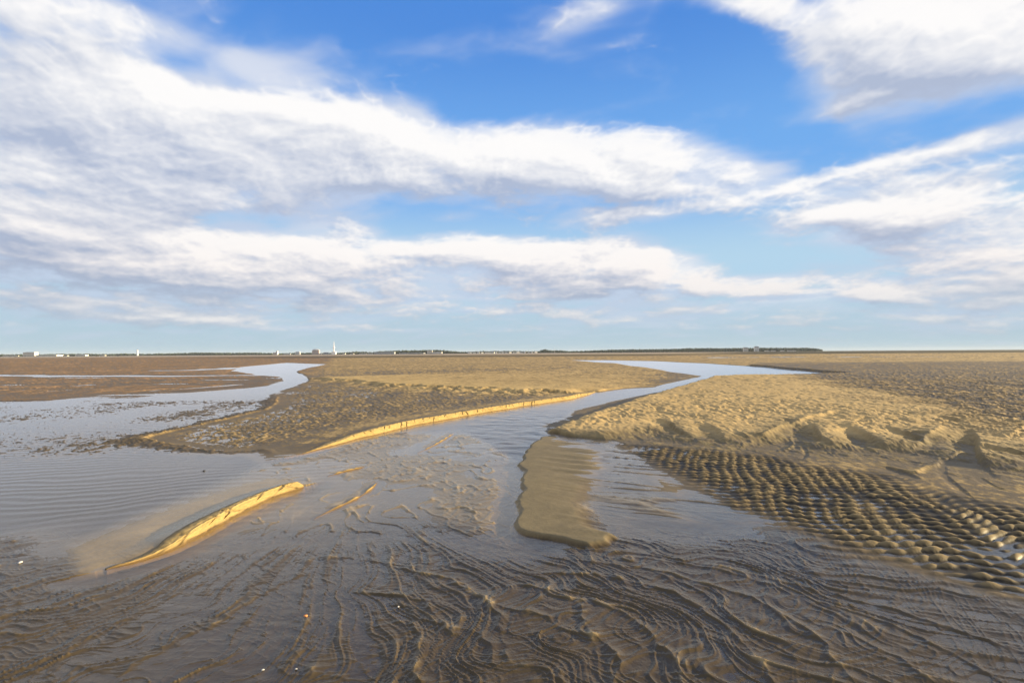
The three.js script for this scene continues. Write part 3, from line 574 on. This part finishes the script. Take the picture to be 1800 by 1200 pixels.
// a block with window bands: x from, x to, top
function block(name, x0, x1, yTop, wall, label, category, { roof = 'flat', bands = 0, roofMat = mat.slate, dist = FAR, group } = {}) {
  const [x, z] = place((x0 + x1) / 2, dist), w = metres(x1 - x0, dist), hh = Math.max(4, heightOf((x0 + x1) / 2, yTop, dist)), d = Math.max(10, w * 0.4);
  const t = thing(name, label, category, x, BASE, z, group);
  const wallH = roof === 'gable' ? hh * 0.62 : hh;
  mesh('wall', box(w, wallH, d), wall, t);
  if (roof === 'gable') mesh('roof', gable(d * 1.1, hh - wallH, w * 1.04, wallH).rotateY(Math.PI / 2), roofMat, t);
  else if (roof === 'dome') mesh('roof', new THREE.SphereGeometry(w / 2, 20, 8, 0, Math.PI * 2, 0, Math.PI / 2).scale(1, 0.35, d / w).translate(0, hh, 0), roofMat, t);
  else mesh('roof', box(w * 0.7, Math.max(0.8, hh * 0.06), d * 0.7, 0, hh, 0), roofMat, t);
  for (let k = 0; k < bands; k++) mesh('window_band', box(w * 0.94, wallH / bands * 0.4, 0.4, 0, wallH / bands * (k + 0.35), d / 2 + 0.1), mat.glass, t);
  return t;
}
block('hall', 8, 29, 624.2, mat.cream, 'low cream hall with dark roof at the far left end of the skyline', 'hall', { roof: 'gable', bands: 1 });
block('apartment_block', 43, 63, 619.3, mat.cream, 'tall wide cream apartment block near the left end of the skyline', 'building', { bands: 4 });
block('terrace', 69, 105, 624, mat.white, 'long low white terrace right of the cream apartment block', 'building', { bands: 2 });
block('white_house', 111, 119, 624.6, mat.white, 'small white house between the long white terrace and trees', 'house', { roof: 'gable', bands: 1 });
block('hotel', 134, 152, 623.6, mat.white, 'white hotel block among trees right of the long terrace', 'building', { bands: 3 });
block('tower_block', 480, 484, 620, mat.pink, 'narrow pinkish tower block left of a taller white one', 'building', { bands: 4 });
block('tower_block', 485.4, 488, 617.3, mat.white, 'narrow white tower block standing alone left of the radio tower', 'building', { bands: 4 });
block('apartment_block', 519, 527, 618.8, mat.white, 'white square apartment block left of the round topped block', 'building', { bands: 4 });
block('tower_block', 549, 561, 615.5, mat.pink, 'big round topped pink and grey block left of the radio tower', 'building', { roof: 'dome', roofMat: mat.grey, bands: 5 });
block('annex', 561.5, 565, 621.5, mat.white, 'low white annex at the foot of the round topped block', 'building', { bands: 1 });
block('office_block', 568, 578, 619.6, mat.grey, 'blue grey office block just left of the radio tower', 'building', { bands: 3 });
block('office_block', 658, 670, 619.3, mat.grey, 'grey office block with flat roof right of the radio tower', 'building', { bands: 3 });
block('apartment_block', 672, 694, 618.8, mat.grey, 'wider grey block beside the grey office block, before the dark trees', 'building', { bands: 3 });
block('terrace', 703, 746, 621, mat.grey, 'long low grey terrace under the dark wood', 'building', { bands: 2 });
block('clinic', 751, 760, 616.3, mat.cream, 'taller pale block at left of a long white building, mid skyline', 'building', { bands: 4 });
block('terrace', 761, 777, 618.6, mat.white, 'white long building attached to a taller pale block, mid skyline', 'building', { bands: 2 });
block('white_house', 616, 622, 621.8, mat.white, 'first white house right of the radio tower', 'house', { roof: 'gable', bands: 1 });
block('white_house', 632, 645, 621.2, mat.cream, 'wide pale house midway between radio tower and grey blocks', 'house', { roof: 'gable', bands: 1 });
block('white_house', 602, 607, 621.4, mat.white, 'small white cube house at the foot of the radio tower', 'house', { bands: 1 });
block('high_rise', 1307, 1315, 611, mat.cream, 'pale lower high rise on the right headland', 'building', { bands: 3, dist: 2460 });
block('high_rise', 1326.5, 1334, 609.3, mat.white, 'white tallest high rise on the right headland', 'building', { bands: 4, dist: 2460 });
[[1345, 1352.5, 616.3, 'first and widest white house below the headland wood'], [1356, 1363, 616.6, 'second white house below the headland wood'], [1373, 1378, 616.7, 'third, smallest white house below the headland wood'], [1385, 1391.5, 616, 'fourth white house below the headland wood'], [1394, 1399, 615.8, 'last white house, nearest the tip of the headland']].forEach(([a, b, y, l]) => block('white_house', a, b, y, mat.white, l, 'house', { roof: 'gable', bands: 1, dist: 2440, group: 'houses below the headland wood' }));
{
  const r = rng(9); let x = 822;
  const proto = block('village_house', x, x + 4.6, 618.6, mat.white, 'small white gabled house in the village row at mid skyline', 'house', { roof: 'gable', roofMat: mat.slate, group: 'small white houses in the mid skyline village' });
  const nth = ['first', 'second', 'third', 'fourth', 'fifth', 'sixth', 'seventh', 'eighth', 'ninth', 'tenth', 'eleventh', 'twelfth', 'thirteenth', 'fourteenth', 'fifteenth', 'sixteenth', 'seventeenth', 'eighteenth', 'nineteenth', 'twentieth', 'twenty-first'];
  const which = (k) => 'small white gabled house, ' + nth[k] + ' from the left in the mid skyline village row';
  proto.userData.label = which(0);
  for (let k = 0; k < 20; k++) {
    x += 5 + r() * 2.4; if (x > 946) break;
    const c = proto.clone(); c.name = numbered('village_house'); c.userData.label = which(k + 1); scene.add(c); const [px, pz] = place(x, FAR - 10 - r() * 30); c.position.set(px, BASE, pz); c.scale.set(0.6 + r() * 0.6, 0.7 + r() * 0.5, 1); c.rotation.y = (r() - 0.5) * 0.9;
  }
}
block('white_house', 176, 185, 624.2, mat.white, 'low white house between the hotel block and the lighthouse', 'house', { roof: 'gable', bands: 1 });
block('terrace', 499, 510, 623.4, mat.white, 'low white terrace under dark trees right of the lone tower block', 'building', { bands: 1 });
block('white_house', 575.5, 581, 621.8, mat.white, 'small white house between the blue grey office and the radio tower', 'house', { roof: 'gable', bands: 1 });
block('white_house', 647, 655, 620.6, mat.white, 'white house touching the left side of the grey office block', 'house', { roof: 'gable', bands: 1 });
{ // radio tower
  const [x, z] = place(586.6), hh = heightOf(586.6, 600), t = thing('radio_tower', 'tall slender pale radio tower rising above the town skyline', 'tower', x, BASE, z);
  mesh('base', box(metres(7), hh * 0.2, 14), mat.white, t);
  mesh('shaft', new THREE.LatheGeometry([[3.2, 0], [2.6, hh * 0.3], [2.2, hh * 0.45], [2.0, hh * 0.62]].map((p) => new THREE.Vector2(...p)), 16), mat.steel, t);
  mesh('platform', new THREE.LatheGeometry([[2, hh * 0.44], [4.6, hh * 0.47], [4.6, hh * 0.56], [3, hh * 0.59], [1.6, hh * 0.6]].map((p) => new THREE.Vector2(...p)), 16), mat.steel, t);
  mesh('antenna', new THREE.CylinderGeometry(0.7, 1.5, hh * 0.42, 10).translate(0, hh * 0.79, 0), mat.steel, t);
}
{ // lighthouse and mast
  const [x, z] = place(241), hh = heightOf(241, 614.8), t = thing('lighthouse', 'slim white lighthouse above the trees at left', 'lighthouse', x, BASE, z);
  mesh('shaft', new THREE.LatheGeometry([[4.2, 0], [3.4, hh * 0.8], [3.3, hh * 0.84]].map((p) => new THREE.Vector2(...p)), 16), mat.white, t);
  mesh('gallery', new THREE.CylinderGeometry(4.2, 4.2, 0.9, 16).translate(0, hh * 0.85, 0), mat.steel, t);
  mesh('lantern_room', new THREE.CylinderGeometry(2.2, 2.4, hh * 0.09, 12).translate(0, hh * 0.9, 0), mat.white, t);
  mesh('roof', new THREE.ConeGeometry(2.6, hh * 0.07, 12).translate(0, hh * 0.965, 0), mat.red, t);
  const [mx, mz] = place(975), mh = heightOf(975, 609.5), m = thing('radio_mast', 'thin dark radio mast above the wood at mid skyline', 'mast', mx, BASE, mz);
  mesh('pole', new THREE.CylinderGeometry(0.35, 0.8, mh, 8).translate(0, mh / 2, 0), mat.grey, m);
}
// woods: masses of crowns; px from, to, tops along
const crownMat = new THREE.MeshStandardMaterial({ color: new THREE.Color().setRGB(0.035, 0.05, 0.03), roughness: 1 });
function wood(label, pts, seed, dist = FAR + 40) {
  const r = rng(seed), parts = [], a = pts[0][0], b = pts[pts.length - 1][0];
  const topAt = (px) => { let i = 0; while (i < pts.length - 2 && pts[i + 1][0] < px) i++; return mix(pts[i][1], pts[i + 1][1], clamp((px - pts[i][0]) / (pts[i + 1][0] - pts[i][0]))); };
  for (let px = a; px < b; px += 0.75 + r() * 0.5) {
    for (let k = 0; k < 2; k++) {
      const dd = dist + r() * 60, [x, z] = place(px + r(), dd), hh = Math.max(3, heightOf(px, topAt(px) + r() * 1.5 - (px < 480 ? 2.4 : 1.7), dd)), w = 2.6 + r() * 3.2;
      const g = new THREE.IcosahedronGeometry(1, 1), p = g.attributes.position;
      for (let i = 0; i < p.count; i++) { const q = 1 + 0.3 * hash(Math.round(p.getX(i) * 40) + seed, Math.round(p.getY(i) * 40) + Math.round(p.getZ(i) * 90 + px * 10)); p.setXYZ(i, p.getX(i) * q, p.getY(i) * q, p.getZ(i) * q); }
      g.deleteAttribute('uv'); g.scale(w, hh * 0.55, w).translate(x, BASE + hh * 0.48, z); g.computeVertexNormals(); parts.push(g);
    }
  }
  return tag(mesh('wood', mergeGeometries(parts), crownMat), label, 'wood', null, 'stuff');
}
wood('dark low belt of trees along the far left shore', [[-60, 625], [30, 625], [42, 624], [70, 625], [120, 624], [150, 623.8], [180, 624.5], [215, 623.6], [250, 624.2], [285, 623.5], [330, 622.5], [345, 621.8], [400, 622.3], [440, 622], [478, 622.8]], 41);
wood('dark trees between the white tower block and the radio tower', [[489, 622.6], [510, 621.8], [530, 621.6], [548, 621.2], [566, 622], [582, 621.6]], 42);
wood('dark trees behind the houses right of the radio tower', [[592, 621.8], [612, 620.6], [625, 619.4], [640, 619.8], [655, 620.4], [668, 618.8], [690, 618]], 43);
wood('dark wood on the low rise left of the pale mid skyline block', [[690, 618.2], [705, 617.4], [740, 617.2], [762, 616.6], [780, 617.2], [800, 619], [816, 620]], 44);
wood('scattered dark trees between the village houses', [[818, 619.8], [850, 618.6], [900, 618.4], [946, 618.8]], 45);
wood('dark wooded headland stretching right along the horizon', [[946, 619], [953, 616], [958, 616], [966, 617.4], [980, 617.2], [1000, 618.6], [1040, 617.6], [1070, 616.2], [1130, 615.4], [1180, 615], [1200, 613.9], [1260, 613.6], [1300, 613.4], [1340, 613], [1400, 613], [1428, 613.4], [1438, 614.6], [1445, 616]], 46);

// ---------------------------------------------------------------- shells and pebbles in the shallow foreground
{
  const shellMat = M(.6, .58, .54, .5), orangeMat = M(.7, .27, .08, .6), stoneMat = M(.04, .04, .045, .7);
  const put = (px, py) => { const [X, D] = P(px, py); ground(X, D); return [X, Math.max(G.h, -0.002), -D]; };
  const valve = (s) => {                               // a fluted half shell
    const g = new THREE.SphereGeometry(1, 22, 10, 0, Math.PI * 2, 0, Math.PI / 2), p = g.attributes.position;
    for (let i = 0; i < p.count; i++) { const a = Math.atan2(p.getZ(i), p.getX(i)), k = 1 + 0.05 * Math.cos(a * 14); p.setXYZ(i, p.getX(i) * k * (1 - 0.25 * p.getZ(i)), p.getY(i) * 0.45, p.getZ(i) * k * 0.85); }
    g.scale(s, s, s); g.computeVertexNormals(); return g;
  };
  const shells = [[35, 990, .013, 'largest white shell fragment in the blue water at far left'], [462, 1177, .006, 'white shell chip at the bottom, left of the orange pebble'], [520, 1177, .005, 'white shell chip near the bottom below the orange pebble'], [700, 1069, .005, 'tiny white shell on the ripples above the bottom middle']];
  const r = rng(4);
  for (const [x, y, s, l] of shells) { const [X, Y, Z] = put(x, y), m = mesh('shell', valve(s), shellMat); m.position.set(X, Y + 0.002, Z); m.rotation.set((r() - 0.5) * 0.6, r() * 6, (r() - 0.5) * 0.6); tag(m, l, 'shell', 'small shells in the shallow foreground'); }
  const peb = (s) => { const g = new THREE.IcosahedronGeometry(1, 3), p = g.attributes.position; for (let i = 0; i < p.count; i++) { const k = 1 + 0.16 * vn(p.getX(i) * 1.7 + 5, p.getY(i) * 1.7 + p.getZ(i) * 2.1); p.setXYZ(i, p.getX(i) * k * s, p.getY(i) * k * s * 0.6, p.getZ(i) * k * s * 0.8); } g.computeVertexNormals(); return g; };
  let q = put(537, 1085), m = mesh('pebble', peb(.009), orangeMat); m.position.set(q[0], q[1] + 0.006, q[2]); tag(m, 'small orange pebble on dark ripples, bottom left of centre', 'pebble');
  q = put(358, 828); m = mesh('pebble', peb(.014), stoneMat); m.position.set(q[0], q[1] + 0.006, q[2]); tag(m, 'dark stone lying in the smooth blue pool at left', 'pebble');
}

camera.updateProjectionMatrix();
renderer.render(scene, camera);
